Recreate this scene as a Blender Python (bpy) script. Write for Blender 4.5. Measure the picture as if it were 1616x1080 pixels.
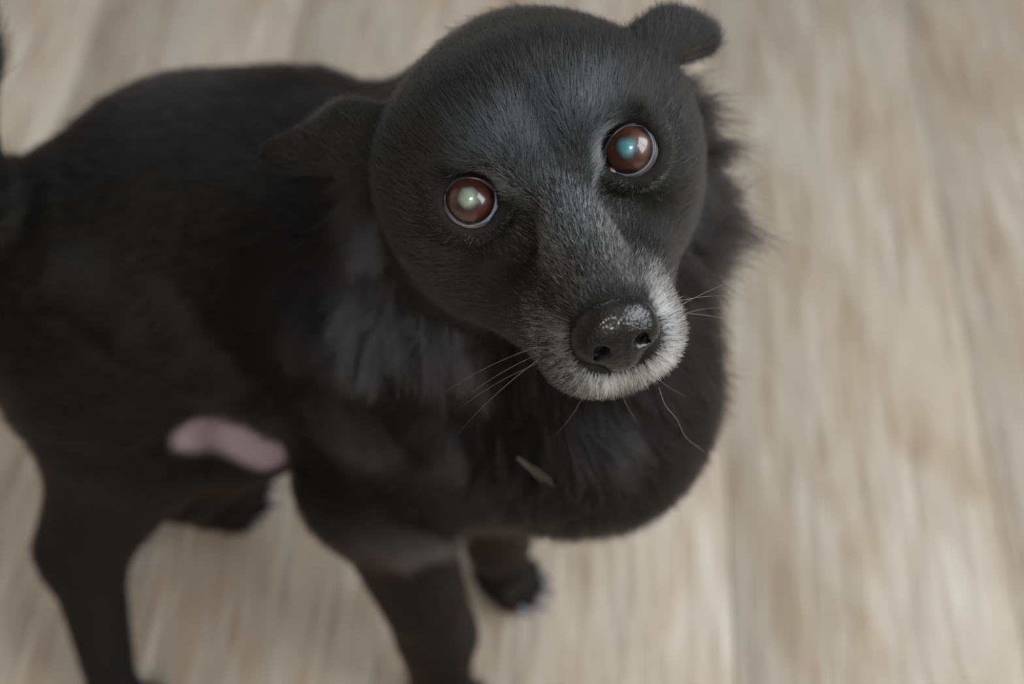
import bpy, math, random
import numpy as np
from mathutils import Vector, Matrix

# ------------------------------------------------------------------ camera, light, exposure
sc = bpy.context.scene
for o in list(bpy.data.objects):
    bpy.data.objects.remove(o)
COL = sc.collection
FOCAL, PITCH, CAM_H = 42.0, math.radians(56.0), 0.723
FPX = FOCAL / 36.0 * 1616
cam_data = bpy.data.cameras.new('camera')
cam_data.lens = FOCAL
cam_data.sensor_width = 36.0
cam_data.clip_start = 0.02
cam_data.dof.use_dof = True
cam_data.dof.focus_distance = 0.392
cam_data.dof.aperture_fstop = 4.5
cam = bpy.data.objects.new('camera', cam_data)
COL.objects.link(cam)
cam.location = (0, 0, CAM_H)
cam.rotation_euler = (math.pi / 2 - PITCH, 0, 0)
sc.camera = cam
C = np.array([0, 0, CAM_H])
RT = np.array([1.0, 0, 0])
FW = np.array([0, math.cos(PITCH), -math.sin(PITCH)])
UP = np.array([0, math.sin(PITCH), math.cos(PITCH)])

world = bpy.data.worlds.new('room_light')
sc.world = world
world.use_nodes = True
bg = world.node_tree.nodes['Background']
bg.inputs['Color'].default_value = (0.90, 0.95, 1.0, 1)
bg.inputs['Strength'].default_value = 1.0

ROOM_YAW = Matrix.Rotation(math.radians(-3.2), 4, 'Z')     # the room and its boards lie slightly turned to the view
def area(name, loc, target, sx, sy, power, color):
    loc, target = ROOM_YAW @ Vector(loc), ROOM_YAW @ Vector(target)
    l = bpy.data.lights.new(name, 'AREA')
    l.shape = 'RECTANGLE'
    l.size, l.size_y, l.energy, l.color = sx, sy, power, color
    o = bpy.data.objects.new(name, l)
    COL.objects.link(o)
    o.location = loc
    o.rotation_euler = (Vector(target) - Vector(loc)).to_track_quat('-Z', 'Y').to_euler()
    return o

ROOM_X0, ROOM_X1, ROOM_Y0, ROOM_Y1, ROOM_Z = -2.2, 1.25, -1.6, 2.8, 2.4
WIN = (-0.55, 0.95, 0.75, 2.1)              # window opening in the right wall: y0, y1, z0, z1
area('window_light', (ROOM_X1 + 0.02, (WIN[0] + WIN[1]) / 2, (WIN[2] + WIN[3]) / 2), (-1.0, (WIN[0] + WIN[1]) / 2, (WIN[2] + WIN[3]) / 2 - 0.35),
     WIN[1] - WIN[0], WIN[3] - WIN[2], 38.0, (0.95, 0.98, 1.0))
WIN2 = (-1.5, 0.1, 0.9, 2.1)             # window opening in the back wall: x0, x1, z0, z1
area('back_window_light', ((WIN2[0] + WIN2[1]) / 2, ROOM_Y1 + 0.02, 1.5), (-0.3, 0.4, 0.4), WIN2[1] - WIN2[0], WIN2[3] - WIN2[2], 8.0, (0.80, 0.90, 1.0))
area('ceiling_panel_light', (0.25, -1.15, ROOM_Z - 0.01), (0.25, -1.15, 0), 0.55, 0.55, 19.0, (1.0, 0.98, 0.95))

sc.view_settings.view_transform = 'Standard'
sc.view_settings.look = 'None'
sc.view_settings.exposure = 0.0
sc.view_settings.gamma = 1.0
sc.view_settings.use_curve_mapping = False

# ------------------------------------------------------------------ helpers
rng = np.random.default_rng(7)
random.seed(7)

def ray(px, py):
    return FW + (px - 808) / FPX * RT + (540 - py) / FPX * UP

def Pt(px, py, t):                      # a pixel at a known distance along the view axis
    return C + ray(px, py) * t

def Pz(px, py, z):                      # a pixel on the level z above the floor
    r = ray(px, py)
    return C + r * ((z - CAM_H) / r[2])

def unit(v):
    v = np.asarray(v, float)
    return v / (np.linalg.norm(v, axis=-1, keepdims=True) + 1e-12)

def smooth(a, b, x):
    t = np.clip((x - a) / (b - a), 0, 1)
    return t * t * (3 - 2 * t)

def mat(name):
    m = bpy.data.materials.new(name)
    m.use_nodes = True
    return m, m.node_tree.nodes, m.node_tree.links, m.node_tree.nodes['Principled BSDF']

def link_mesh(name, V, F, material, parent=None, shade=True):
    me = bpy.data.meshes.new(name)
    V = np.asarray(V, np.float32)
    F = np.asarray(F, np.int32)
    k = F.shape[1]
    me.vertices.add(len(V)); me.vertices.foreach_set('co', V.ravel())
    me.loops.add(F.size); me.loops.foreach_set('vertex_index', F.ravel())
    me.polygons.add(len(F)); me.polygons.foreach_set('loop_start', np.arange(0, F.size, k, dtype=np.int32))
    me.update(calc_edges=True)
    me.validate()
    if shade:
        me.polygons.foreach_set('use_smooth', np.ones(len(me.polygons), bool))
    me.materials.append(material)
    o = bpy.data.objects.new(name, me)
    COL.objects.link(o)
    if parent:
        o.parent = parent
    return o

# ------------------------------------------------------------------ floor
fm, nd, lk, bs = mat('weathered_oak')
def N(t, **kw):
    n = nd.new(t)
    for k, v in kw.items():
        setattr(n, k, v)
    return n
geo = N('ShaderNodeNewGeometry'); turn = N('ShaderNodeVectorRotate', rotation_type='Z_AXIS')
turn.inputs['Angle'].default_value = math.radians(3.2); lk.new(geo.outputs['Position'], turn.inputs['Vector'])
oi = N('ShaderNodeObjectInfo')
off = N('ShaderNodeVectorMath', operation='MULTIPLY_ADD')
cmb = N('ShaderNodeCombineXYZ')
lk.new(oi.outputs['Random'], cmb.inputs[0]); lk.new(oi.outputs['Random'], cmb.inputs[1])
off.inputs[1].default_value = (3.0, 7.0, 0)
lk.new(cmb.outputs[0], off.inputs[0]); lk.new(turn.outputs[0], off.inputs[2])
def streak(sx, sy, detail, rough, dist=0.0, shifted=True):
    mp = N('ShaderNodeVectorMath', operation='MULTIPLY'); mp.inputs[1].default_value = (sx, sy, 1)
    lk.new(off.outputs[0] if shifted else turn.outputs[0], mp.inputs[0])
    n = N('ShaderNodeTexNoise'); n.inputs['Scale'].default_value = 1.0
    n.inputs['Detail'].default_value = detail; n.inputs['Roughness'].default_value = rough
    n.inputs['Distortion'].default_value = dist
    lk.new(mp.outputs[0], n.inputs['Vector'])
    return n
def ramp(src, stops):
    r = N('ShaderNodeValToRGB')
    e = r.color_ramp.elements
    while len(e) < len(stops): e.new(0.5)
    for el, (p, c) in zip(e, stops):
        el.position = p; el.color = (*c, 1)
    lk.new(src, r.inputs[0]); return r
n1 = streak(130, 9, 4, 0.66, 0.3)
n2 = streak(26, 8.0, 3, 0.6, 0.6, False)
n3 = streak(170, 12.0, 3, 0.6)
r1 = ramp(n1.outputs['Fac'], [(0.30, (0.21, 0.155, 0.105)), (0.45, (0.40, 0.335, 0.265)), (0.57, (0.50, 0.445, 0.375)), (0.70, (0.65, 0.61, 0.545))])
r2 = ramp(n2.outputs['Fac'], [(0.34, (0.37, 0.275, 0.200)), (0.50, (0.50, 0.455, 0.405)), (0.66, (0.55, 0.54, 0.515))])
mx = N('ShaderNodeMix', data_type='RGBA', blend_type='MIX'); mx.inputs[0].default_value = 0.38
lk.new(r1.outputs[0], mx.inputs[6]); lk.new(r2.outputs[0], mx.inputs[7])
r3 = ramp(n3.outputs['Fac'], [(0.35, (0.82, 0.80, 0.78)), (0.55, (1, 1, 1))])
mu = N('ShaderNodeMix', data_type='RGBA', blend_type='MULTIPLY'); mu.inputs[0].default_value = 0.7
lk.new(mx.outputs[2], mu.inputs[6]); lk.new(r3.outputs[0], mu.inputs[7])
rt = ramp(oi.outputs['Random'], [(0.0, (0.97, 0.95, 0.92)), (0.5, (1.0, 0.98, 0.96)), (1.0, (0.98, 0.98, 0.95))])
mt = N('ShaderNodeMix', data_type='RGBA', blend_type='MULTIPLY'); mt.inputs[0].default_value = 1.0
lk.new(mu.outputs[2], mt.inputs[6]); lk.new(rt.outputs[0], mt.inputs[7])
lk.new(mt.outputs[2], bs.inputs['Base Color'])
bs.inputs['Roughness'].default_value = 0.55
bs.inputs['Specular IOR Level'].default_value = 0.3
bp = N('ShaderNodeBump'); bp.inputs['Strength'].default_value = 0.25; bp.inputs['Distance'].default_value = 0.001
lk.new(n3.outputs['Fac'], bp.inputs['Height']); lk.new(bp.outputs[0], bs.inputs['Normal'])

gm, gnd, glk, gbs = mat('floor_joint')
gbs.inputs['Base Color'].default_value = (0.16, 0.13, 0.10, 1)
gbs.inputs['Roughness'].default_value = 0.9

PW, PL, PT = 0.18, 1.22, 0.008
FX0, FX1, FY0, FY1 = ROOM_X0, ROOM_X1, ROOM_Y0, ROOM_Y1
fl = link_mesh('floor', [(FX0, FY0, -0.0025), (FX1, FY0, -0.0025), (FX1, FY1, -0.0025), (FX0, FY1, -0.0025),
                         (FX0, FY0, -0.03), (FX1, FY0, -0.03), (FX1, FY1, -0.03), (FX0, FY1, -0.03)],
               [(0, 1, 2, 3), (7, 6, 5, 4), (0, 4, 5, 1), (1, 5, 6, 2), (2, 6, 7, 3), (3, 7, 4, 0)], gm, shade=False)
fl.matrix_world = ROOM_YAW.copy()
fl['kind'] = 'structure'
fl['label'] = 'pale weathered oak plank floor under the dog'
def plank_mesh():
    g, b, w, l = 0.0003, 0.0006, PW / 2, PL / 2
    def ring(x, y, z): return [(-x, -y, z), (x, -y, z), (x, y, z), (-x, y, z)]
    V = ring(w - g, l - g, -PT) + ring(w - g, l - g, -b) + ring(w - g - b, l - g - b, 0)
    F = [(3, 2, 1, 0), (8, 9, 10, 11)]
    for k in (0, 4):
        for i in range(4):
            j = (i + 1) % 4
            F.append((k + i, k + j, k + 4 + j, k + 4 + i))
    return V, F
pv, pf = plank_mesh()
plank_me = None
seam_x = (ROOM_YAW.inverted() @ Vector(Pz(1148, 800, 0)))[0]
i0 = math.floor((FX0 - seam_x) / PW)
for i in range(i0, i0 + int((FX1 - FX0) / PW) + 3):
    cx = seam_x + (i + 0.5) * PW
    x0, x1 = max(cx - PW / 2, FX0), min(cx + PW / 2, FX1)
    if x1 - x0 < .01: continue
    y = 0.31 + (i % 3) * 0.13 - 2 * PL
    while y - PL / 2 < FY1:
        y0, y1 = max(y - PL / 2, FY0), min(y + PL / 2, FY1)
        if y1 - y0 > .02:
            if plank_me is None:
                o = link_mesh('plank', pv, pf, fm, fl, shade=False); plank_me = o.data
            else:
                o = bpy.data.objects.new('plank', plank_me); COL.objects.link(o); o.parent = fl
            o.location = ((x0 + x1) / 2, (y0 + y1) / 2, 0)
            o.scale = ((x1 - x0) / PW, (y1 - y0) / PL, 1)
        y += PL

# ------------------------------------------------------------------ the room round the dog
def boxes(name, bl, material):
    V, F = [], []
    for (x0, x1, y0, y1, z0, z1) in bl:
        k = len(V)
        V += [(x, y, z) for z in (z0, z1) for (x, y) in ((x0, y0), (x1, y0), (x1, y1), (x0, y1))]
        F += [tuple(k + i for i in q) for q in ((3, 2, 1, 0), (4, 5, 6, 7), (0, 1, 5, 4), (1, 2, 6, 5), (2, 3, 7, 6), (3, 0, 4, 7))]
    o = link_mesh(name, V, F, material, shade=False)
    o['kind'] = 'structure'
    o.matrix_world = ROOM_YAW.copy()
    return o
wlm, wn, wl, wb = mat('painted_plaster')
wb.inputs['Base Color'].default_value = (.62, .60, .57, 1); wb.inputs['Roughness'].default_value = .85
tx = wn.new('ShaderNodeTexNoise'); tx.inputs['Scale'].default_value = 90
bpw = wn.new('ShaderNodeBump'); bpw.inputs['Strength'].default_value = .08
wl.new(tx.outputs['Fac'], bpw.inputs['Height']); wl.new(bpw.outputs[0], wb.inputs['Normal'])
W = 0.1
boxes('wall_left', [(ROOM_X0 - W, ROOM_X0, ROOM_Y0, ROOM_Y1, -.03, ROOM_Z)], wlm)
Y0, Y1 = ROOM_Y1, ROOM_Y1 + W
boxes('wall_back', [(ROOM_X0 - W, WIN2[0], Y0, Y1, -.03, ROOM_Z), (WIN2[1], ROOM_X1 + W, Y0, Y1, -.03, ROOM_Z),
                    (WIN2[0], WIN2[1], Y0, Y1, -.03, WIN2[2]), (WIN2[0], WIN2[1], Y0, Y1, WIN2[3], ROOM_Z)], wlm)
boxes('wall_front', [(ROOM_X0 - W, ROOM_X1 + W, ROOM_Y0 - W, ROOM_Y0, -.03, ROOM_Z)], wlm)
X0, X1 = ROOM_X1, ROOM_X1 + W
boxes('wall_right', [(X0, X1, ROOM_Y0, WIN[0], -.03, ROOM_Z), (X0, X1, WIN[1], ROOM_Y1, -.03, ROOM_Z),
                     (X0, X1, WIN[0], WIN[1], -.03, WIN[2]), (X0, X1, WIN[0], WIN[1], WIN[3], ROOM_Z)], wlm)
boxes('ceiling', [(ROOM_X0 - W, ROOM_X1 + W, ROOM_Y0 - W, ROOM_Y1 + W, ROOM_Z, ROOM_Z + W)], wlm)
wfm, _, _, wfb = mat('white_window_paint')
wfb.inputs['Base Color'].default_value = (.75, .75, .74, 1); wfb.inputs['Roughness'].default_value = .4
yc = (WIN[0] + WIN[1]) / 2
xc = (WIN2[0] + WIN2[1]) / 2
boxes('window_2', [(WIN2[0], WIN2[1], Y0 - .03, Y0, WIN2[2] - .05, WIN2[2]), (WIN2[0], WIN2[1], Y0 - .03, Y0, WIN2[3], WIN2[3] + .05),
                   (WIN2[0] - .05, WIN2[0], Y0 - .03, Y0, WIN2[2] - .05, WIN2[3] + .05), (WIN2[1], WIN2[1] + .05, Y0 - .03, Y0, WIN2[2] - .05, WIN2[3] + .05),
                   (xc - .03, xc + .03, Y0 - .03, Y0, WIN2[2], WIN2[3])], wfm)
boxes('window_1', [(X0 - .03, X0 + .0, WIN[0], WIN[1], WIN[2] - .05, WIN[2]), (X0 - .03, X0 + .0, WIN[0], WIN[1], WIN[3], WIN[3] + .05),
                   (X0 - .03, X0 + .0, WIN[0] - .05, WIN[0], WIN[2] - .05, WIN[3] + .05), (X0 - .03, X0 + .0, WIN[1], WIN[1] + .05, WIN[2] - .05, WIN[3] + .05),
                   (X0 - .03, X0 + .0, yc - .03, yc + .03, WIN[2], WIN[3])], wfm)

# ------------------------------------------------------------------ signed-distance sculpting
class Field:
    def __init__(s, lo, hi, h):
        s.lo, s.h = np.asarray(lo, float), h
        s.n = np.ceil((np.asarray(hi) - s.lo) / h).astype(int) + 1
        s.F = np.full(s.n, 0.045, np.float32)
        s.M = 0.045
    def box(s, a, b):
        i0 = np.maximum(np.floor((a - s.lo) / s.h).astype(int), 0)
        i1 = np.minimum(np.ceil((b - s.lo) / s.h).astype(int) + 1, s.n)
        if (i1 <= i0).any(): return None, None
        g = [(s.lo[k] + s.h * np.arange(i0[k], i1[k])).astype(np.float32) for k in range(3)]
        X = np.stack(np.meshgrid(*g, indexing='ij'), -1)
        return tuple(slice(i0[k], i1[k]) for k in range(3)), X
    def blend(s, sl, d, k, sub=False):
        f = s.F[sl]
        if sub:
            d = -d
            hh = np.clip(0.5 - 0.5 * (f - d) / k, 0, 1)
            s.F[sl] = f * (1 - hh) + d * hh + k * hh * (1 - hh)
        else:
            hh = np.clip(0.5 + 0.5 * (f - d) / k, 0, 1)
            s.F[sl] = f * (1 - hh) + d * hh - k * hh * (1 - hh)
    def cone(s, a, b, ra, rb, k=0.02, sub=False):
        a, b = np.asarray(a, float), np.asarray(b, float)
        R = max(ra, rb) + s.M
        sl, X = s.box(np.minimum(a, b) - R, np.maximum(a, b) + R)
        if sl is None: return
        ab = (b - a).astype(np.float32)
        t = np.clip(((X - a.astype(np.float32)) @ ab) / (ab @ ab), 0, 1)
        d = np.linalg.norm(X - a.astype(np.float32) - t[..., None] * ab, axis=-1) - (ra + (rb - ra) * t)
        s.blend(sl, d, k, sub)
    def ell(s, c, r, k=0.02, R=None, sub=False):
        c, r = np.asarray(c, float), np.asarray(r, np.float32)
        A = np.eye(3) if R is None else np.asarray(R)
        e = np.sqrt(((A * r) ** 2).sum(1)) + s.M
        sl, X = s.box(c - e, c + e)
        if sl is None: return
        q = (X - c.astype(np.float32)) @ A.astype(np.float32)
        k0 = np.linalg.norm(q / r, axis=-1); k1 = np.linalg.norm(q / (r * r), axis=-1)
        d = k0 * (k0 - 1) / np.maximum(k1, 1e-6)
        s.blend(sl, d, k, sub)
    def mesh(s):
        F = s.F; S = F < 0
        nx, ny, nz = F.shape
        cs = np.zeros((nx - 1, ny - 1, nz - 1), np.uint8)
        for a in (0, 1):
            for b in (0, 1):
                for c in (0, 1):
                    cs += S[a:nx - 1 + a, b:ny - 1 + b, c:nz - 1 + c]
        I = np.argwhere((cs > 0) & (cs < 8))
        idx = np.full(cs.shape, -1, np.int32)
        idx[I[:, 0], I[:, 1], I[:, 2]] = np.arange(len(I))
        acc = np.zeros((len(I), 3)); cnt = np.zeros(len(I))
        corners = [(a, b, c) for a in (0, 1) for b in (0, 1) for c in (0, 1)]
        val = {c: F[I[:, 0] + c[0], I[:, 1] + c[1], I[:, 2] + c[2]] for c in corners}
        for c in corners:
            for ax in range(3):
                if c[ax]: continue
                c2 = list(c); c2[ax] = 1; c2 = tuple(c2)
                f0, f1 = val[c], val[c2]
                m = (f0 < 0) != (f1 < 0)
                t = np.where(m, f0 / np.where(m, f0 - f1, 1), 0)
                p = np.tile(np.array(c, float), (len(I), 1)); p[:, ax] += t
                acc[m] += p[m]; cnt[m] += 1
        V = s.lo + s.h * (I + acc / cnt[:, None])
        Q = []
        for ax in range(3):
            sl0 = [slice(1, -1)] * 3; sl1 = [slice(1, -1)] * 3
            sl0[ax] = slice(0, -1); sl1[ax] = slice(1, None)
            a, b = S[tuple(sl0)], S[tuple(sl1)]
            E = np.argwhere(a != b)
            ins = a[E[:, 0], E[:, 1], E[:, 2]]
            for k in range(3):
                if k != ax: E[:, k] += 1
            u, v = [(1, 2), (2, 0), (0, 1)][ax]
            def cell(du, dv):
                e = E.copy(); e[:, u] -= du; e[:, v] -= dv
                return idx[e[:, 0], e[:, 1], e[:, 2]]
            q = np.stack([cell(1, 1), cell(0, 1), cell(0, 0), cell(1, 0)], 1)
            q[~ins] = q[~ins][:, ::-1]
            Q.append(q)
        Q = np.concatenate(Q)
        return V, Q[(Q >= 0).all(1)]

def relax(V, F, it, lam=0.5):
    e = np.concatenate([F[:, [0, 1]], F[:, [1, 2]], F[:, [2, 3]], F[:, [3, 0]]])
    for _ in range(it):
        acc = np.zeros_like(V); cnt = np.zeros(len(V))
        for k in range(3):
            acc[:, k] = np.bincount(e[:, 0], V[e[:, 1], k], len(V)) + np.bincount(e[:, 1], V[e[:, 0], k], len(V))
        cnt = np.bincount(e[:, 0], minlength=len(V)) + np.bincount(e[:, 1], minlength=len(V))
        V = V + lam * (acc / np.maximum(cnt, 1)[:, None] - V)
    return V

# ------------------------------------------------------------------ the dog: head frame (mm; x picture right, y up, z to the nose)
ph, rl, yw = math.radians(30), math.radians(16.6), 0.05
hz = math.cos(ph) * -FW - math.sin(ph) * UP
hy = math.cos(ph) * UP + math.sin(ph) * -FW
hx = RT.copy()
hz = unit(hz + yw * hx); hx = unit(np.cross(hy, hz)); hy = np.cross(hz, hx)
def roll(v):
    k = -FW; c, s_ = math.cos(rl), math.sin(rl)
    return v * c + np.cross(k, v) * s_ + k * (k @ v) * (1 - c)
HB = np.stack([roll(hx), roll(hy), roll(hz)], 1)      # columns are the head axes
HO = Pt(872, 279, 0.405)
def H(x, y, z): return HO + HB @ (np.array([x, y, z]) * 0.001)
def toH(P): return (np.asarray(P) - HO) @ HB * 1000.0
def HR(rx=0, ry=0, rz=0):                             # rotation of an ellipsoid inside the head frame, degrees
    m = Matrix.Rotation(math.radians(rz), 3, 'Z') @ Matrix.Rotation(math.radians(ry), 3, 'Y') @ Matrix.Rotation(math.radians(rx), 3, 'X')
    return HB @ np.array(m)

EYE_R = 10.8
EYES = [(-28.6, -1.0, -4.0), (28.6, -1.0, -4.0)]
NY = -33.0
cam_l = toH(C)

lo = np.array([-0.40, 0.10, -0.005]); hi = np.array([0.17, 0.56, 0.55])
f = Field(lo, hi, 0.0019)
mm = 0.001
# trunk
rump, mid, chest, fore = Pz(215, 405, .245), Pz(440, 385, .235), Pz(700, 480, .24), Pz(925, 650, .25)
loin = Pz(300, 350, .25)
f.cone(rump, loin, .060, .064, .03)
f.cone(loin, mid, .064, .086, .03)
f.cone(mid, chest, .084, .084, .03)
f.cone(chest, fore, .080, .056, .03)
f.cone(Pz(125, 405, .25), rump, .044, .058, .03)
# neck
f.cone(chest + np.array([.01, .02, .04]), H(0, -12, -60), .070, .050, .03)
f.cone(fore + np.array([.0, .03, .01]), Pt(1000, 340, .520), .050, .036, .012)
f.cone(Pt(1000, 340, .520), Pt(1010, 200, .515), .034, .024, .008)
f.cone(H(8, -35, -72), Pt(985, 340, .518), .045, .036, .012)
f.cone(H(8, 0, -70), Pt(1000, 215, .512), .036, .026, .010)
f.cone(fore + np.array([-.01, .02, .02]), H(0, -40, -55), .052, .042, .03)
# tail curled up over the rump
tail = [Pz(85, 385, .255), Pz(20, 350, .27), Pz(-50, 325, .30), Pz(-95, 220, .33), Pz(-85, 100, .36), Pz(-60, 0, .38)]
tr = [.026, .026, .022, .020, .017, .012]
for a, b, ra, rb in zip(tail, tail[1:], tr, tr[1:]): f.cone(a, b, ra, rb, .012)
# near hind leg
f.ell(Pz(160, 610, .18), (.050, .042, .074), .03)
f.cone(Pz(175, 520, .22), Pz(225, 690, .155), .050, .034, .03)
f.cone(Pz(205, 710, .150), Pz(130, 860, .095), .040, .026, .02)
f.cone(Pz(132, 870, .095), Pz(176, 1075, .025), .021, .014, .012)
# far hind leg
f.cone(Pz(300, 440, .20), Pz(385, 650, .13), .046, .036, .02)
f.cone(Pz(385, 660, .13), Pz(292, 750, .070), .036, .028, .02)
f.cone(Pz(292, 750, .070), Pz(318, 780, .024), .026, .020, .012)
# fold of skin from flank to thigh
def hit(px, py):                          # first point of the sculpted field that a pixel looks at
    r = ray(px, py)
    ts = np.arange(.30, .86, .0015)
    ii = np.round((C + ts[:, None] * r - f.lo) / f.h).astype(int)
    ok = ((ii >= 0) & (ii < f.n)).all(1)
    v = np.full(len(ts), 1.0); v[ok] = f.F[ii[ok, 0], ii[ok, 1], ii[ok, 2]]
    k = np.argmax(v < 0)
    return C + ts[k] * r if v[k] < 0 else Pz(px, py, .17)
fold = [hit(120, 440), hit(220, 505), hit(330, 590), hit(430, 655)]
print('fold', np.round(fold, 3))
for a, b in zip(fold, fold[1:]): f.cone(a, b, .006, .006, .022)
# near fore leg
f.cone(Pz(800, 640, .235), Pz(580, 752, .175), .050, .036, .03)
f.cone(Pz(600, 770, .175), Pz(690, 1000, .065), .031, .021, .018)
f.cone(Pz(688, 1000, .065), Pz(695, 1070, .025), .021, .018, .01)
# far fore leg
f.cone(Pz(850, 640, .22), Pz(770, 740, .165), .045, .032, .02)
f.cone(Pz(770, 740, .165), Pz(785, 850, .06), .026, .018, .015)
f.cone(Pz(785, 850, .06), Pz(790, 890, .025), .018, .016, .01)
# paws with toes
def paw(px, py, ang, s=1.0):
    c = Pz(px, py, .014)
    d = np.array([math.cos(ang), math.sin(ang), 0]); n = np.array([-d[1], d[0], 0])
    f.ell(c, (.021 * s, .019 * s, .014), .008, np.stack([d, n, [0, 0, 1]], 1))
    tips = []
    for j, (a, w) in enumerate(((-.019, .012), (-.0075, .020), (.0065, .020), (.018, .012))):
        q = c + d * w * s + n * a * s * .82
        f.ell(q, (.0115 * s, .0068 * s, .0105), .003, np.stack([d, n, [0, 0, 1]], 1))
        tips.append((q + d * .0105 * s + np.array([0, 0, -.001]), d))
    return tips
claws = paw(700, 1112, -0.55) + paw(793, 910, -0.5, .85) + paw(188, 1120, -0.5) + paw(340, 786, 0.05, 1.15)
# head
f.ell(H(0, 4, -36), (.0560, .0385, .0480), .012, HB)
f.ell(H(0, 14, -16), (.034, .026, .026), .016, HB)
for s in (-1, 1):
    f.ell(H(37 * s, -18, -32), (.021, .031, .034), .016, HR(0, 0, -8 * s))      # cheek
    f.ell(H(19 * s, 12.5, -5), (.015, .0095, .0105), .008, HR(0, 12 * s, -14 * s))   # brow
    f.ell(H(27 * s, -17, -12), (.014, .010, .014), .010, HB)                     # below the eye
    f.cone(H(19 * s, -26, -10), H(11.0 * s, -40, 38), .0160, .0110, .012)        # side of the muzzle
    f.ell(H(10.5 * s, -44, 42), (.0130, .0130, .016), .008, HB)                  # lip pad
for s in (-1, 1):
    f.cone(H(28 * s, -36, -28), H(13 * s, -46, 18), .020, .0125, .012)           # jaw
f.cone(H(0, -3, -4), H(0, NY + 6, 43), .0150, .0116, .010)                       # bridge
f.cone(H(0, -48, -15), H(0, -54, 37), .021, .0112, .012)                         # lower jaw
f.ell(H(0, NY, 47), (.0145, .014, .010), .006, HB)
for s in (-1, 1):
    f.ell(H(16.5 * s, -9, 10), (.0050, .0075, .0080), .010, HR(0, 0, 25 * s), sub=True)   # hollow at the inner corner of the eye
    f.ell(H(25 * s, -17, 14), (.0070, .0075, .0090), .012, HB, sub=True)
f.ell(H(0, 33, 16), (.0035, .020, .009), .012, HB, sub=True)                      # furrow of the forehead
for e in EYES:
    c = H(*e); gz = unit(C - c)
    f.ell(c, (.0114,) * 3, .003, sub=True)
    f.cone(c + gz * .004, c + gz * .022, .0092, .0115, .004, sub=True)
    a_ = unit(np.cross(gz, [0, 0, 1.0])); b_ = np.cross(gz, a_)
    for k in range(30):                                                          # skin of the lids round the eye
        t = 2 * math.pi * k / 30
        f.ell(c + (a_ * math.cos(t) + b_ * math.sin(t)) * .0113 + gz * .0040, (.0023,) * 3, .0035)
# ears, folded out sideways
def ear(pts, wid, th):
    for (a, b, wa, wb) in zip(pts, pts[1:], wid, wid[1:]):
        a, b = np.asarray(a), np.asarray(b)
        for t in np.linspace(0, 1, 7):
            p = a + (b - a) * t; w = wa + (wb - wa) * t
            d = unit(b - a)
            up = unit(np.cross(d, FW)); nn = np.cross(d, up)
            f.ell(p, (min(.010, w + .002), w, th), .006, np.stack([d, up, nn], 1))
def ear_path(px):
    b0 = hit(*px[0]); t0 = (b0 - C) @ FW
    if t0 > .5: t0 = .445
    print('ear base depth', t0)
    return [Pt(px[0][0], px[0][1], t0 + px[1][2] - .006)] + [Pt(x, y, t0 + dt) for (x, y, dt) in px[1:]]
EAR_A = ear_path([(1020, 74), (1060, 55, .014), (1090, 58, .019), (1108, 62, .021)])
ear(EAR_A, [.0060, .0070, .0040, .0014], .0028)
EAR_B = ear_path([(612, 226), (550, 216, .032), (484, 236, .048), (430, 243, .060)])
ear(EAR_B, [.0100, .0110, .0064, .0032], .0036)
BV, BF = f.mesh()
BV = relax(BV, BF, 2, 0.5)
hy0 = toH(BV)
del f
print('body', len(BV), len(BF))

# ------------------------------------------------------------------ dog materials
dog = bpy.data.objects.new('dog', None)
COL.objects.link(dog)
dog['label'] = 'black dog with grey muzzle standing on the wood floor, looking up'
dog['category'] = 'dog'

sm, snd, slk, sbs = mat('dog_skin')
at = snd.new('ShaderNodeAttribute'); at.attribute_name = 'tint'
slk.new(at.outputs['Color'], sbs.inputs['Base Color'])
sbs.inputs['Roughness'].default_value = 0.7
sbs.inputs['Specular IOR Level'].default_value = 0.2

body = link_mesh('body', BV, BF, sm, dog)
tint = np.tile(np.array([0.010, 0.0095, 0.009, 1.0], np.float32), (len(BV), 1))
def project(P):
    r = P - C
    t = r @ FW
    return 808 + (r @ RT) / t * FPX, 540 - (r @ UP) / t * FPX, t
vpx, vpy, vt0 = project(BV)
def surface(px, py, r=7):                 # the point of the body that the pixel looks at
    i = np.where((vpx - px) ** 2 + (vpy - py) ** 2 < r * r)[0]
    return BV[i[np.argmin(vt0[i])]] if len(i) else Pz(px, py, .16)
PINK_A, PINK_B = surface(310, 684), surface(432, 722)
print('pink', PINK_A, PINK_B)
def pinkmask(P):
    a, b = PINK_A, PINK_B
    ab = b - a; s_ = np.clip((P - a) @ ab / (ab @ ab), 0, 1)
    return 1 - smooth(.007, .016, np.linalg.norm(P - a - s_[:, None] * ab, axis=1))
pm = pinkmask(BV)[:, None]
tint[:, :3] = tint[:, :3] * (1 - pm) + np.array([.42, .33, .375]) * pm
ca = body.data.color_attributes.new('tint', 'FLOAT_COLOR', 'POINT')
ca.data.foreach_set('color', tint.ravel())

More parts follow.
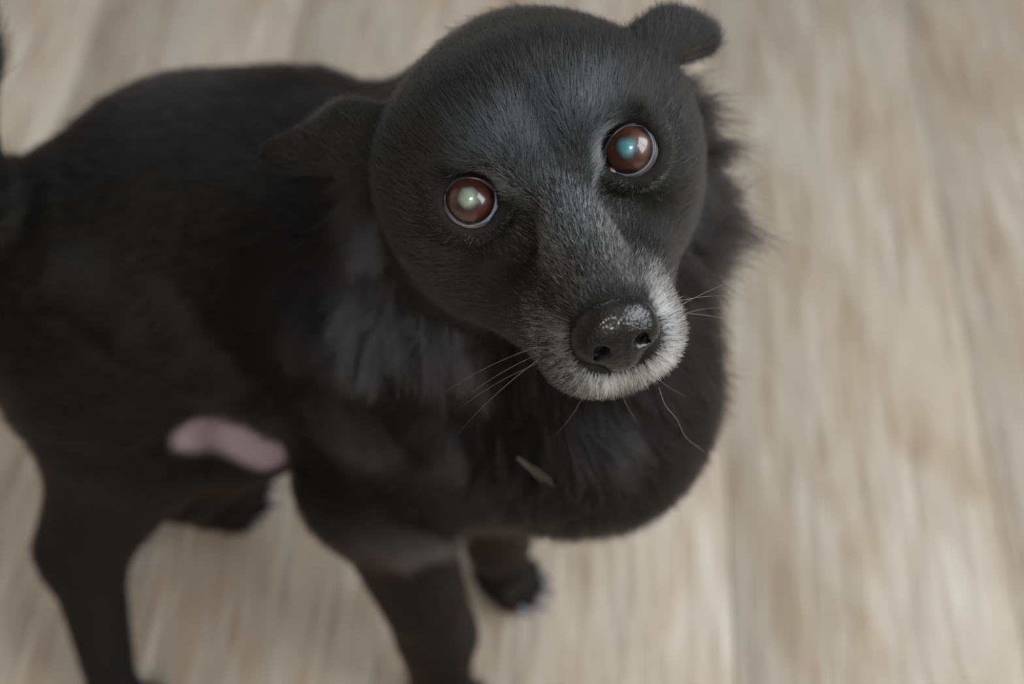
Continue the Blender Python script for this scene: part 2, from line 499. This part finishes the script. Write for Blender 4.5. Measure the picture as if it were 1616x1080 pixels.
# ------------------------------------------------------------------ eyes
def eye_material(name, base, zones=None, warp=0.0, scale=350):
    m, n_, l_, b = mat(name)
    b.inputs['Base Color'].default_value = (*base, 1)
    b.inputs['Roughness'].default_value = 0.35
    b.inputs['Coat Weight'].default_value = 1.0
    b.inputs['Coat Roughness'].default_value = 0.02
    if zones:                               # colours by distance from the pupil's centre (mm), edges broken by noise
        a_ = n_.new('ShaderNodeAttribute'); a_.attribute_name = 'rad'
        t = n_.new('ShaderNodeTexNoise'); t.inputs['Scale'].default_value = scale; t.inputs['Detail'].default_value = 4
        tc = n_.new('ShaderNodeTexCoord'); l_.new(tc.outputs['Object'], t.inputs['Vector'])
        ma = n_.new('ShaderNodeMath'); ma.operation = 'MULTIPLY_ADD'; ma.inputs[1].default_value = warp
        l_.new(t.outputs['Fac'], ma.inputs[0]); l_.new(a_.outputs['Fac'], ma.inputs[2])
        dv = n_.new('ShaderNodeMath'); dv.operation = 'DIVIDE'; dv.inputs[1].default_value = 10.0
        l_.new(ma.outputs[0], dv.inputs[0])
        r = n_.new('ShaderNodeValToRGB'); e = r.color_ramp.elements
        while len(e) < len(zones): e.new(.5)
        for el, (p, c) in zip(e, zones):
            el.position = (p + warp * .5) / 10.0; el.color = (*c, 1)
        l_.new(dv.outputs[0], r.inputs[0]); l_.new(r.outputs[0], b.inputs['Base Color'])
    return m
m_scl = eye_material('eye_white', (.26, .285, .34))
m_iris = eye_material('iris_brown', (.10, .03, .02), [(3.9, (.030, .010, .008)), (5.0, (.055, .018, .013)), (6.6, (.070, .023, .015)), (7.8, (.012, .006, .005))], 1.6, 700)
m_limb = eye_material('limbus_dark', (.012, .008, .008))
m_lid = eye_material('eyelid_rim', (.018, .015, .017)); m_lid.node_tree.nodes['Principled BSDF'].inputs['Coat Weight'].default_value = .35; m_lid.node_tree.nodes['Principled BSDF'].inputs['Coat Roughness'].default_value = .2
m_lidg = eye_material('tear_rim', (.06, .05, .055)); m_lidg.node_tree.nodes['Principled BSDF'].inputs['Coat Roughness'].default_value = .12
m_car = eye_material('eye_corner_pink', (.22, .13, .13)); m_car.node_tree.nodes['Principled BSDF'].inputs['Coat Roughness'].default_value = .15

def revolve(prof, axis, centre, name, material, parent, seg=48):
    ax = unit(axis); a = unit(np.cross(ax, [0.3, 0.1, 0.9])); b = np.cross(ax, a)
    V, F = [], []
    for (r, h) in prof:
        for k in range(seg):
            t = 2 * math.pi * k / seg
            V.append(centre + ax * h + (a * math.cos(t) + b * math.sin(t)) * r)
    for i in range(len(prof) - 1):
        for k in range(seg):
            k2 = (k + 1) % seg
            F.append((i * seg + k, i * seg + k2, (i + 1) * seg + k2, (i + 1) * seg + k))
    o = link_mesh(name, V, F, material, parent)
    ra = o.data.attributes.new('rad', 'FLOAT', 'POINT')
    ra.data.foreach_set('value', np.repeat([r * 1000 for (r, h) in prof], seg).astype(np.float32))
    return o

def eye_profile(r_mm):                     # height of the eye surface above its centre, cornea bulging
    base = math.sqrt(max(EYE_R ** 2 - r_mm ** 2, 0))
    cor = 3.2 + math.sqrt(max(9.0 ** 2 - r_mm ** 2, 0)) if r_mm < 9 else 0
    return max(base, cor)
pupil_cols = [('eyeshine_pupil_green', (.20, .26, .19), (.13, .15, .12)), ('eyeshine_pupil_teal', (.035, .19, .23), (.03, .10, .12))]  # eyeshine: light reflected from within the eye, painted as the pupils' base colour
for ei, e in enumerate(EYES):
    c = H(*e)
    gaze = unit(unit(C - c) - RT * .085 + UP * .075)
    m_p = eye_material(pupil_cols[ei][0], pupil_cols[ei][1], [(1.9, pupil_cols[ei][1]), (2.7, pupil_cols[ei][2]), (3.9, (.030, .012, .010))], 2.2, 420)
    sc_prof = [(r * mm, eye_profile(r) * mm) for r in np.linspace(8.58, 10.79, 14)] + \
              [(math.sqrt(EYE_R ** 2 - h * h) * mm, h * mm) for h in np.linspace(0, -10.7, 10)]
    eo = revolve(sc_prof, gaze, c, 'eye', m_scl, dog)
    revolve([(r * mm, eye_profile(r) * mm) for r in np.linspace(7.8, 8.6, 5)], gaze, c, 'limbus', m_limb, eo)
    revolve([(r * mm, eye_profile(r) * mm) for r in np.linspace(4.2, 7.8, 10)], gaze, c, 'iris', m_iris, eo)
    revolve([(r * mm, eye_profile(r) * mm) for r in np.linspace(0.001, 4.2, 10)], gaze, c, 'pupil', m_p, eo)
    # eyelid rim: an almond ring lying on the eyeball
    s = -1 if ei == 0 else 1
    ax = unit(unit(C - c) + RT * .02 - UP * .02)
    inner = HB @ np.array([-s, -0.55, 0.25]); inner = unit(inner - ax * (inner @ ax)); up_ = np.cross(ax, inner); upsign = 1 if up_ @ UP > 0 else -1
    cp = c + (inner * 9.3 + ax * 5.6) * mm                 # pink skin of the inner corner
    revolve([(math.sin(a_) * 1.9 * mm, math.cos(a_) * 1.5 * mm) for a_ in np.linspace(.01, 3.13, 9)], ax, cp, 'eye_corner', m_car, eo, seg=16)
    for nm, rr, tube, mt_, dz in (('eyelid', 9.25, 0.85, m_lid, 0.30), ('tear_rim', 8.6, 0.28, m_lidg, 0.25)):
        V, F, SEG, TS = [], [], 64, 10
        for k in range(SEG):
            t = 2 * math.pi * k / SEG
            ext = 1.0 + 0.22 * max(0, math.cos(t)) ** 5 + 0.06 * max(0, -math.cos(t)) ** 5
            px_, py_ = rr * math.cos(t) * ext, rr * math.sin(t) * (0.96 - .12 * (math.sin(t) * upsign > 0) * abs(math.sin(t)))
            d2 = math.hypot(px_, py_)
            hgt = math.sqrt(max((EYE_R + dz) ** 2 - d2 * d2, 4.0))
            p = c + (inner * px_ + up_ * py_ + ax * hgt) * mm
            out = unit(inner * px_ + up_ * py_)
            nrm = unit(p - c); tang = unit(np.cross(nrm, np.cross(out, nrm)))
            for j in range(TS):
                a2 = 2 * math.pi * j / TS
                V.append(p + (nrm * math.sin(a2) * 0.8 + tang * -math.cos(a2)) * tube * mm)
        for k in range(SEG):
            for j in range(TS):
                k2, j2 = (k + 1) % SEG, (j + 1) % TS
                F.append((k * TS + j, k * TS + j2, k2 * TS + j2, k2 * TS + j))
        link_mesh(nm, V, F, mt_, dog if nm == 'eyelid' else eo)

# ------------------------------------------------------------------ nose
nm_, nn_, nl_, nb_ = mat('wet_black_nose')
nb_.inputs['Base Color'].default_value = (.0075, .007, .0075, 1)
nb_.inputs['Specular IOR Level'].default_value = 0.08
nb_.inputs['Roughness'].default_value = 0.5
nb_.inputs['Coat Weight'].default_value = 0.9
nb_.inputs['Coat Roughness'].default_value = 0.09
vt = nn_.new('ShaderNodeTexVoronoi'); vt.inputs['Scale'].default_value = 1150
tc = nn_.new('ShaderNodeTexCoord'); nl_.new(tc.outputs['Object'], vt.inputs['Vector'])
nbp = nn_.new('ShaderNodeBump'); nbp.inputs['Strength'].default_value = 0.4; nbp.inputs['Distance'].default_value = 0.0004
nl_.new(vt.outputs['Distance'], nbp.inputs['Height'])
nl_.new(nbp.outputs[0], nb_.inputs['Normal']); nl_.new(nbp.outputs[0], nb_.inputs['Coat Normal'])
NC = H(0, NY, 54)
g = Field(NC - 0.026, NC + 0.026, 0.00045); g.M = 0.006; g.F[:] = 0.006
def L(x, y, z): return H(x, NY + y, 54 + z)
g.ell(L(0, 1.8, -0.5), (.0132, .0100, .0088), .003, HB)
g.ell(L(0, -5.0, 1.2), (.0085, .0088, .0062), .004, HB)
for s in (-1, 1):
    g.ell(L(8.2 * s, -2.0, -.5), (.0062, .0068, .0065), .003, HR(0, 0, 18 * s))
    g.cone(L(5.6 * s, -2.4, 8.6), L(7.4 * s, -1.2, 3.2), .0019, .0021, .0015, sub=True)
    g.cone(L(7.0 * s, -3.4, 7.0), L(12.6 * s, -6.2, 0.0), .0006, .0008, .0012, sub=True)
g.cone(L(0, 0.0, 9.2), L(0, -14.5, 6.2), .0005, .0006, .0012, sub=True)
NV, NF = g.mesh()
nose = link_mesh('nose', relax(NV, NF, 1), NF, nm_, dog)
nose['label'] = 'wet black nose'

# ------------------------------------------------------------------ claws
cm, _, _, cb = mat('claw_horn')
cb.inputs['Base Color'].default_value = (.10, .12, .15, 1); cb.inputs['Roughness'].default_value = 0.25  # blue highlight on the claws, put into their base colour
for p, d in claws:
    prof = [(.0028, 0), (.0027, .003), (.0020, .006), (.0009, .009), (.0001, .0105)]
    revolve([(r_ * (1 if p[0] > -.1 else .6), h_) for (r_, h_) in prof], d + np.array([0, 0, -.45]), p + np.array([0, 0, .002]), 'claw', cm, dog, seg=8)

# ------------------------------------------------------------------ fur
def hair_material(name, ior, rough):
    hm = bpy.data.materials.new(name); hm.use_nodes = True
    hn, hl = hm.node_tree.nodes, hm.node_tree.links
    hn.clear()
    ho = hn.new('ShaderNodeOutputMaterial'); hb = hn.new('ShaderNodeBsdfHairPrincipled')
    hb.parametrization = 'COLOR'
    ha = hn.new('ShaderNodeAttribute'); ha.attribute_name = 'tint'
    hl.new(ha.outputs['Color'], hb.inputs['Color'])
    hb.inputs['Roughness'].default_value = rough
    hb.inputs['Radial Roughness'].default_value = 0.55
    hg = hn.new('ShaderNodeAttribute'); hg.attribute_name = 'gloss'
    hl.new(hg.outputs['Fac'], hb.inputs['IOR'])
    hb.inputs['Random Roughness'].default_value = 0.2
    hl.new(hb.outputs[0], ho.inputs['Surface'])
    return hm
hm_face, hm_coat = hair_material('face_hair', 1.42, .38), hair_material('coat_hair', 1.27, .42)

tri = np.concatenate([BF[:, [0, 1, 2]], BF[:, [0, 2, 3]]])
TA = np.cross(BV[tri[:, 1]] - BV[tri[:, 0]], BV[tri[:, 2]] - BV[tri[:, 0]])
TAr = 0.5 * np.linalg.norm(TA, axis=1)
VN = np.zeros_like(BV)
for k in range(3):
    for j in range(3):
        VN[:, k] += np.bincount(tri[:, j], TA[:, k], len(BV))
VN = unit(VN)
TC = BV[tri].mean(1)

WK = rng.normal(size=(3, 6, 3)); WP = rng.uniform(0, 6.28, size=(3, 6))
def vnoise(P, scale):                         # smooth vector noise
    q = P / scale
    return np.stack([np.sin(q @ WK[i].T + WP[i]).sum(1) / 2.4 for i in range(3)], 1)

TAIL_A = np.array(tail)
def near_path(P, path):
    best = np.full(len(P), 9.0); dirn = np.zeros_like(P)
    for a, b in zip(path, path[1:]):
        ab = b - a; s_ = np.clip((P - a) @ ab / (ab @ ab), 0, 1)
        d = np.linalg.norm(P - a - s_[:, None] * ab, axis=1)
        m = d < best
        best[m] = d[m]; dirn[m] = unit(ab)
    return best, dirn

SP = [H(0, 0, -50), chest + np.array([0, 0, .05]), mid, rump, tail[0]]
LEGS = [[Pz(175, 520, .22), Pz(225, 690, .155), Pz(108, 870, .095), Pz(175, 1090, .02)],
        [Pz(300, 420, .20), Pz(390, 640, .13), Pz(300, 720, .075), Pz(325, 790, .02)],
        [Pz(590, 780, .175), Pz(688, 1000, .065), Pz(698, 1090, .02)],
        [Pz(770, 740, .165), Pz(785, 850, .06), Pz(795, 900, .02)]]

def grow(name, count, weight, style, npts=5, hm=None):
    w = TAr * weight(TC)
    cdf = np.cumsum(w); cdf /= cdf[-1]
    ti = np.searchsorted(cdf, rng.random(count))
    a = rng.random(count); b = rng.random(count)
    fl_ = a + b > 1; a[fl_], b[fl_] = 1 - a[fl_], 1 - b[fl_]
    T = tri[ti]
    bw = np.stack([1 - a - b, a, b], 1)[..., None]
    P = (BV[T] * bw).sum(1); Nn = unit((VN[T] * bw).sum(1))
    keep, flow, length, lift, rad, col, bend, gloss, clump = style(P, Nn)
    P, Nn, flow, length, lift, rad, col, bend, gloss, clump = [x[keep] for x in (P, Nn, flow, length, lift, rad, col, bend, gloss, clump)]
    cs = np.floor((P + vnoise(P, .02) * .003) / .0085).astype(np.int64)
    _, ci = np.unique(cs @ np.array([73856093, 19349663, 83492791]), return_inverse=True)
    cn = np.bincount(ci)
    cc = np.stack([np.bincount(ci, P[:, k]) / cn for k in range(3)], 1)[ci]
    cd = rng.normal(size=(len(cn), 3))[ci]
    flow = flow + cd * (.45 * clump)[:, None]
    length = length * (1 + .35 * clump * cd[:, 0].clip(-1, 1))
    n = len(P)
    ft = unit(flow - Nn * (flow * Nn).sum(1, keepdims=True))
    d0 = unit(ft * (1 - lift[:, None]) + Nn * lift[:, None])
    pts = np.zeros((n, npts, 3)); pts[:, 0] = P - Nn * 0.0006
    cur = pts[:, 0].copy(); d = d0
    for k in range(1, npts):
        cur = cur + d * (length / (npts - 1))[:, None]
        pts[:, k] = cur
        d = unit(d + bend)
    for k in range(1, npts):
        pts[:, k] += (cc - P) * (clump * .75 * (k / (npts - 1)) ** 1.3)[:, None]
    cv = bpy.data.hair_curves.new(name)
    cv.add_curves([npts] * n)
    cv.attributes['position'].data.foreach_set('vector', pts.astype(np.float32).ravel())
    taper = np.linspace(1, 0.15, npts) ** 0.7
    ra = cv.attributes.new('radius', 'FLOAT', 'POINT')
    ra.data.foreach_set('value', (rad[:, None] * taper[None]).astype(np.float32).ravel())
    gl = cv.attributes.new('gloss', 'FLOAT', 'CURVE')
    gl.data.foreach_set('value', gloss.astype(np.float32))
    tn = cv.attributes.new('tint', 'FLOAT_COLOR', 'CURVE')
    tn.data.foreach_set('color', np.concatenate([col, np.ones((n, 1))], 1).astype(np.float32).ravel())
    cv.materials.append(hm)
    o = bpy.data.objects.new(name, cv)
    COL.objects.link(o); o.parent = dog
    return o

TUFTS = []
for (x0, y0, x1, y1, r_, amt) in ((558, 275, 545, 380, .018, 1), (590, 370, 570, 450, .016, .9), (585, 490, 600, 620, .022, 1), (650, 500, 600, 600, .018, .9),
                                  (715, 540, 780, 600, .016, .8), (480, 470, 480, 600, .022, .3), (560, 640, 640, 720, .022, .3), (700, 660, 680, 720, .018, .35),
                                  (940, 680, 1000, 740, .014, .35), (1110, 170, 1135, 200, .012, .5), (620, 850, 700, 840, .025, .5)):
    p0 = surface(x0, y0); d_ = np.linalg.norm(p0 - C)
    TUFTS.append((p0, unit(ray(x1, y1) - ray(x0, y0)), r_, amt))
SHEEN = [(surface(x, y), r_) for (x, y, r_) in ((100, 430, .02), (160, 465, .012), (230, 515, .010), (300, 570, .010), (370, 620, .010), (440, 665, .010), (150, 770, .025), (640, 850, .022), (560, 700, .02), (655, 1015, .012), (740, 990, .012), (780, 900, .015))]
def head_w(P):                                # 1 on the face and skull, 0 behind the ears
    q = toH(P)
    return smooth(-78, -62, q[:, 2]) * smooth(-75, -60, q[:, 1])
def eye_gap(q):
    d = np.full(len(q), 99.0)
    for e in EYES:
        d = np.minimum(d, np.linalg.norm(q - np.array(e), axis=1))
    return d

BLACK = np.array([.0125, .0122, .0125])
def face_style(P, Nn):
    q = toH(P); n = len(P)
    nose_c = np.array([0, NY, 52.0])
    v = q - nose_c
    dn = np.linalg.norm(v * np.array([1, 1, .8]), axis=1)
    back = np.array([0, .35, -1.0])
    wm = 1 - smooth(22, 60, dn)
    fl = unit(v) * (0.35 + 0.65 * wm[:, None]) + back * (0.9 - 0.7 * wm[:, None])
    # hair sweeps round the eyes
    for e in EYES:
        de = q - np.array(e); dd = np.linalg.norm(de, axis=1)
        fl = fl + unit(de) * (1.2 * (1 - smooth(10, 24, dd)))[:, None]
    fl = fl + vnoise(q, 9.0) * 0.10 + rng.normal(size=(n, 3)) * 0.13
    ln = 2.9 + 2.8 * smooth(25, 80, dn) + 9 * smooth(-35, -75, q[:, 2]) * smooth(5, -20, q[:, 1])
    ln = ln * rng.uniform(.65, 1.25, n) * (.45 + .55 * smooth(12, 19, eye_gap(q)))
    # white muzzle: sides, lip and chin round the nose
    d2 = np.hypot(q[:, 0], q[:, 1] - NY)                     # ring round the nose, seen from the front
    ang = (q[:, 1] - NY) / np.maximum(d2, 1e-3)              # 1 above the nose, -1 below
    top = smooth(.05, .6, ang)
    white = smooth(14, 36, q[:, 2]) * (1 - smooth(15, 29, d2 + np.maximum(30 - q[:, 2], 0) * .45)) * (1 - .93 * top)
    white = np.clip(white + .035 * smooth(10, 30, q[:, 2]), 0, 1)
    white *= (1 - .42 * smooth(-4, -18, q[:, 0]))            # greyer on one side
    white *= smooth(-66, -60, q[:, 1])
    r = rng.random(n)
    gcol = np.array([.80, .80, .83])
    white = np.clip(white * .95, 0, .88)
    mixv = np.where(r < white * 1.0, rng.uniform(.35, 1.2, n), 0.0)
    ln = ln * (1 + .7 * white)
    # single white hairs over the brows, between the eyes and under them
    eg = eye_gap(q)
    stray = 0.05 * (1 - smooth(12, 26, eg)) + 0.012 * (np.abs(q[:, 0]) < 24) * (q[:, 2] > -15)
    inner = (1 - smooth(11, 22, np.linalg.norm(np.stack([np.abs(q[:, 0]) - 18, q[:, 1] + 4], 1), axis=1))) * (q[:, 2] > -12)
    mixv = np.where((mixv == 0) & (rng.random(n) < stray * .6 + 0.40 * inner), rng.uniform(.10, .5, n), mixv)
    col = BLACK * rng.uniform(.6, 1.5, (n, 1)) * (1 - np.clip(mixv, 0, 1)[:, None]) + gcol * mixv[:, None]
    fore_m = smooth(30, 8, np.abs(q[:, 0]) - .25 * np.maximum(q[:, 1], 0)) * smooth(36, 20, q[:, 1]) * smooth(-14, -2, q[:, 1]) * smooth(-45, -20, q[:, 2]) * (.75 + .35 * vnoise(q, 14.0)[:, 0].clip(-1, 1))
    fore_m = np.clip(fore_m, 0, 1)                          # bluish sky sheen of the forehead, painted into the hair colour
    fc = np.array([.058, .070, .080]) * rng.uniform(.4, 1.5, (n, 1))
    col = col * (1 - .75 * fore_m[:, None]) + fc * (.75 * fore_m)[:, None]
    lift = np.clip(0.20 + 0.16 * wm + 0.10 * rng.normal(size=n), .06, .6)
    rad = np.full(n, .000068) * rng.uniform(.7, 1.2, n) * (1 + 0.2 * (mixv > .3))
    bend = -Nn * 0.10 + rng.normal(size=(n, 3)) * 0.06
    nv = (q - np.array([0, NY - .5, 55.0])) / np.array([13.6, 12.0, 15.0])
    oneye = np.zeros(n, bool)
    for e in EYES:
        ev = np.array(e); gl = unit(cam_l - ev); de = q - ev
        oneye |= np.linalg.norm(de - (de @ gl)[:, None] * gl, axis=1) < 9.5
    keep = (eg > 10.9) & ~oneye & ((nv ** 2).sum(1) > 1) & (rng.random(n) < head_w(P) + 0.15)
    keep &= ~(((np.abs(q[:, 0]) < 12) & (q[:, 1] > NY - 7) & (q[:, 1] < NY + 8) & (q[:, 2] > 47)))
    return keep, fl @ HB.T, ln * mm, lift, rad, np.clip(col, .004, .75), bend, 1.40 + .06 * (mixv > 0) + .10 * fore_m, np.zeros(n)

def coat_style(P, Nn):
    n = len(P); q = toH(P)
    ds, fs = near_path(P, SP)
    fl = fs + np.array([0, 0, -.45])
    dl = np.full(n, 9.0)
    for L_ in LEGS:
        d, v = near_path(P, L_)
        m = (d < .055) & (P[:, 2] < .2)
        fl[m] = v[m] + np.array([-.2, 0, -.2]); dl = np.minimum(dl, d)
    dt, vt_ = near_path(P, TAIL_A)
    mt_ = dt < .035; fl[mt_] = vt_[mt_]
    # ruff: neck and chest
    ruff = np.exp(-(np.linalg.norm(P - (fore + chest) / 2 - np.array([.015, 0, .03]), axis=1) / .085) ** 2)
    ruff = np.maximum(ruff, np.exp(-(np.linalg.norm(q - np.array([0, -55, -60]), axis=1) / 60) ** 2))
    ruff *= smooth(-20, -45, q[:, 2] + 0.4 * np.minimum(q[:, 1], 0) * 0) if False else 1.0
    legm = (P[:, 2] < .17) & (dl < .05)
    ruff = np.where(legm, ruff * .15, ruff)
    hw = head_w(P)
    out = unit(P - (HO * .5 + fore * .5) - np.array([0, .06, -.02]))
    fl = fl * (1 - .75 * ruff[:, None]) + (out * .8 + np.array([0, 0, -.9])) * ruff[:, None]
    fl = fl + vnoise(P, .011) * (0.12 + .35 * ruff[:, None]) + rng.normal(size=(n, 3)) * .12
    ln = (.011 + .030 * smooth(.25, .8, ruff)) * rng.uniform(.6, 1.25, n)
    ln = np.where(mt_, .022 * rng.uniform(.6, 1.2, n), ln)
    ln = np.where(legm, .007 * rng.uniform(.6, 1.2, n), ln)
    de_, ve_ = near_path(P, EAR_A); df_, vf_ = near_path(P, EAR_B)
    earm = (de_ < .014) | (df_ < .019)
    fl[de_ < .014] = ve_[de_ < .014]; fl[df_ < .019] = vf_[df_ < .019]
    # tufts hanging behind the cheeks and under the ears
    tuft = smooth(-110, -70, q[:, 2]) * smooth(-30, -46, q[:, 2]) * smooth(30, 42, np.abs(q[:, 0])) * smooth(14, 2, q[:, 1]) * smooth(-95, -70, q[:, 1])
    tuft = np.where(earm, 0, tuft)
    tf = np.stack([np.sign(q[:, 0]) * .55, np.full(n, -.8), np.full(n, -.25)], 1) @ HB.T
    fl = fl * (1 - tuft[:, None]) + tf * tuft[:, None] + rng.normal(size=(n, 3)) * .1 * tuft[:, None]
    ln = ln * (1 - tuft) + .026 * rng.uniform(.6, 1.2, n) * tuft
    ln = np.where(earm, .0035, ln)
    lift = np.clip(.16 + .26 * ruff + .25 * tuft + .08 * rng.normal(size=n), .05, .65)
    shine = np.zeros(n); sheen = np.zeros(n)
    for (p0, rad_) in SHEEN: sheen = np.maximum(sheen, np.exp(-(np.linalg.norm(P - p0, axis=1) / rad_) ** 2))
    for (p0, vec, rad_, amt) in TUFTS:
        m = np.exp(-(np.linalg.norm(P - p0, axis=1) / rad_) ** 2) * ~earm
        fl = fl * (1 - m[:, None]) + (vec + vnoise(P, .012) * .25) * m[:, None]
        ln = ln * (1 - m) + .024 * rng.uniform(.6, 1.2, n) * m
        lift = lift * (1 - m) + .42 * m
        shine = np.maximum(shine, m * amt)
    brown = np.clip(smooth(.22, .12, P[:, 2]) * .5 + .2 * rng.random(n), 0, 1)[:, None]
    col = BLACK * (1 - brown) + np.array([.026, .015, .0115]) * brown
    col = col * (1 - .5 * shine[:, None]) + np.array([.085, .090, .105]) * (.5 * shine ** 1.5)[:, None]  # grey-blue sheen of the light-catching tufts, mixed into their hair colour
    col = col * rng.uniform(.6, 1.5, (n, 1))
    rad = np.full(n, .00013) * rng.uniform(.7, 1.2, n)
    bend = -Nn * .07 + rng.normal(size=(n, 3)) * .07 + vnoise(P + 3, .02) * .08 * ruff[:, None] + np.array([0, 0, -.10]) * ruff[:, None]
    pk = pinkmask(P)
    gloss = 1.125 + .13 * ruff + .10 * tuft + .14 * earm + .42 * shine + .20 * sheen
    clump = np.clip(np.maximum(np.maximum(smooth(.25, .7, ruff), tuft), shine), 0, 1)
    keep = (rng.random(n) > hw) & (rng.random(n) > pk * 1.1)
    return keep, fl, ln, lift, rad, col, bend, gloss, clump

FURMUL = 1.0
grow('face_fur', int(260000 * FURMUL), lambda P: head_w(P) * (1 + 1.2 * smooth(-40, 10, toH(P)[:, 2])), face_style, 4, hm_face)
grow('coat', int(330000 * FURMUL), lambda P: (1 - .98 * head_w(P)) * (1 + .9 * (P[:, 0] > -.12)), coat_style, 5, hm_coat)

# ------------------------------------------------------------------ whiskers
wm_, wn_, wl_, wb_ = mat('whisker_hair')
wb_.inputs['Base Color'].default_value = (.20, .195, .19, 1); wb_.inputs['Roughness'].default_value = .4
def whisker(p, d, ln, droop, r=.00010):
    pts = []; cur = np.array(p, float); d = unit(d); n = 9
    for k in range(n):
        pts.append(cur.copy()); cur = cur + d * ln / (n - 1); d = unit(d + droop / n)
    V, F = [], []
    for k, q in enumerate(pts):
        t = unit(pts[min(k + 1, n - 1)] - pts[max(k - 1, 0)])
        a = unit(np.cross(t, [.3, .5, .8])); b = np.cross(t, a)
        rr = r * (1 - .85 * k / (n - 1))
        for j in range(5):
            V.append(q + (a * math.cos(j * 1.2566) + b * math.sin(j * 1.2566)) * rr)
    for k in range(n - 1):
        for j in range(5):
            F.append((k * 5 + j, k * 5 + (j + 1) % 5, k * 5 + 5 + (j + 1) % 5, k * 5 + 5 + j))
    link_mesh('whisker', V, F, wm_, dog)
for s in (-1, 1):
    for i in range(4):
        y = -37 - 3.0 * (i % 4); z = 42 - 5.5 * (i // 2)
        whisker(H(20 * s, y, z), HB @ np.array([s * 1.0, -.25 + rng.normal() * .25, .1 + rng.normal() * .25]), rng.uniform(.025, .045), HB @ np.array([0, -.7, -.5]))
for i in range(3):
    whisker(H(-8 + 8 * i, -60, 30), HB @ np.array([(i - 1) * .5, -1, .1]), .03, HB @ np.array([rng.normal() * .4, 0, -.5]))
whisker(H(26, 16, 2), HB @ np.array([.5, 1, .5]), .020, HB @ np.array([.9, -.3, -1.0]), .00007)
# a long wavy hair hanging from the lip and a wisp of pale hair on the chest
loose = [Pt(1040, 612, .392), Pt(1050, 640, .40), Pt(1068, 662, .41), Pt(1082, 690, .42), Pt(1105, 708, .43), Pt(1114, 716, .43)]
def strand(name, pts, r, material):
    V, F = [], []
    pts = [np.asarray(p) for p in pts]
    fine = []
    for i in range(len(pts) - 1):
        p0, p1, p2, p3 = pts[max(i - 1, 0)], pts[i], pts[i + 1], pts[min(i + 2, len(pts) - 1)]
        for t in np.linspace(0, 1, 6)[:-1 if i < len(pts) - 2 else None]:
            fine.append(.5 * (2 * p1 + (p2 - p0) * t + (2 * p0 - 5 * p1 + 4 * p2 - p3) * t * t + (3 * p1 - p0 - 3 * p2 + p3) * t ** 3))
    n = len(fine)
    for k, q in enumerate(fine):
        t = unit(fine[min(k + 1, n - 1)] - fine[max(k - 1, 0)])
        a = unit(np.cross(t, [.3, .5, .8])); b = np.cross(t, a)
        rr = r * (1 - .6 * k / (n - 1))
        for j in range(5):
            V.append(q + (a * math.cos(j * 1.2566) + b * math.sin(j * 1.2566)) * rr)
    for k in range(n - 1):
        for j in range(5):
            F.append((k * 5 + j, k * 5 + (j + 1) % 5, k * 5 + 5 + (j + 1) % 5, k * 5 + 5 + j))
    return link_mesh(name, V, F, material, dog)
strand('whisker', loose, .00011, wm_)
pw_, _, _, pb_ = mat('pale_hair')
pb_.inputs['Base Color'].default_value = (.24, .20, .15, 1); pb_.inputs['Roughness'].default_value = .5
a0, a1 = surface(808, 715) , surface(872, 748)
for i in range(3):
    j0, j1 = rng.normal(size=3) * .0012, rng.normal(size=3) * .0022
    m_ = (a0 + a1) / 2 + np.array([0, -.012, .012]) + j0
    strand('pale_wisp', [a0 + np.array([0, -.010, .010]) + j0, m_ + j1 * .5, a1 + np.array([0, -.010, .008]) + j1], .00014, pw_)
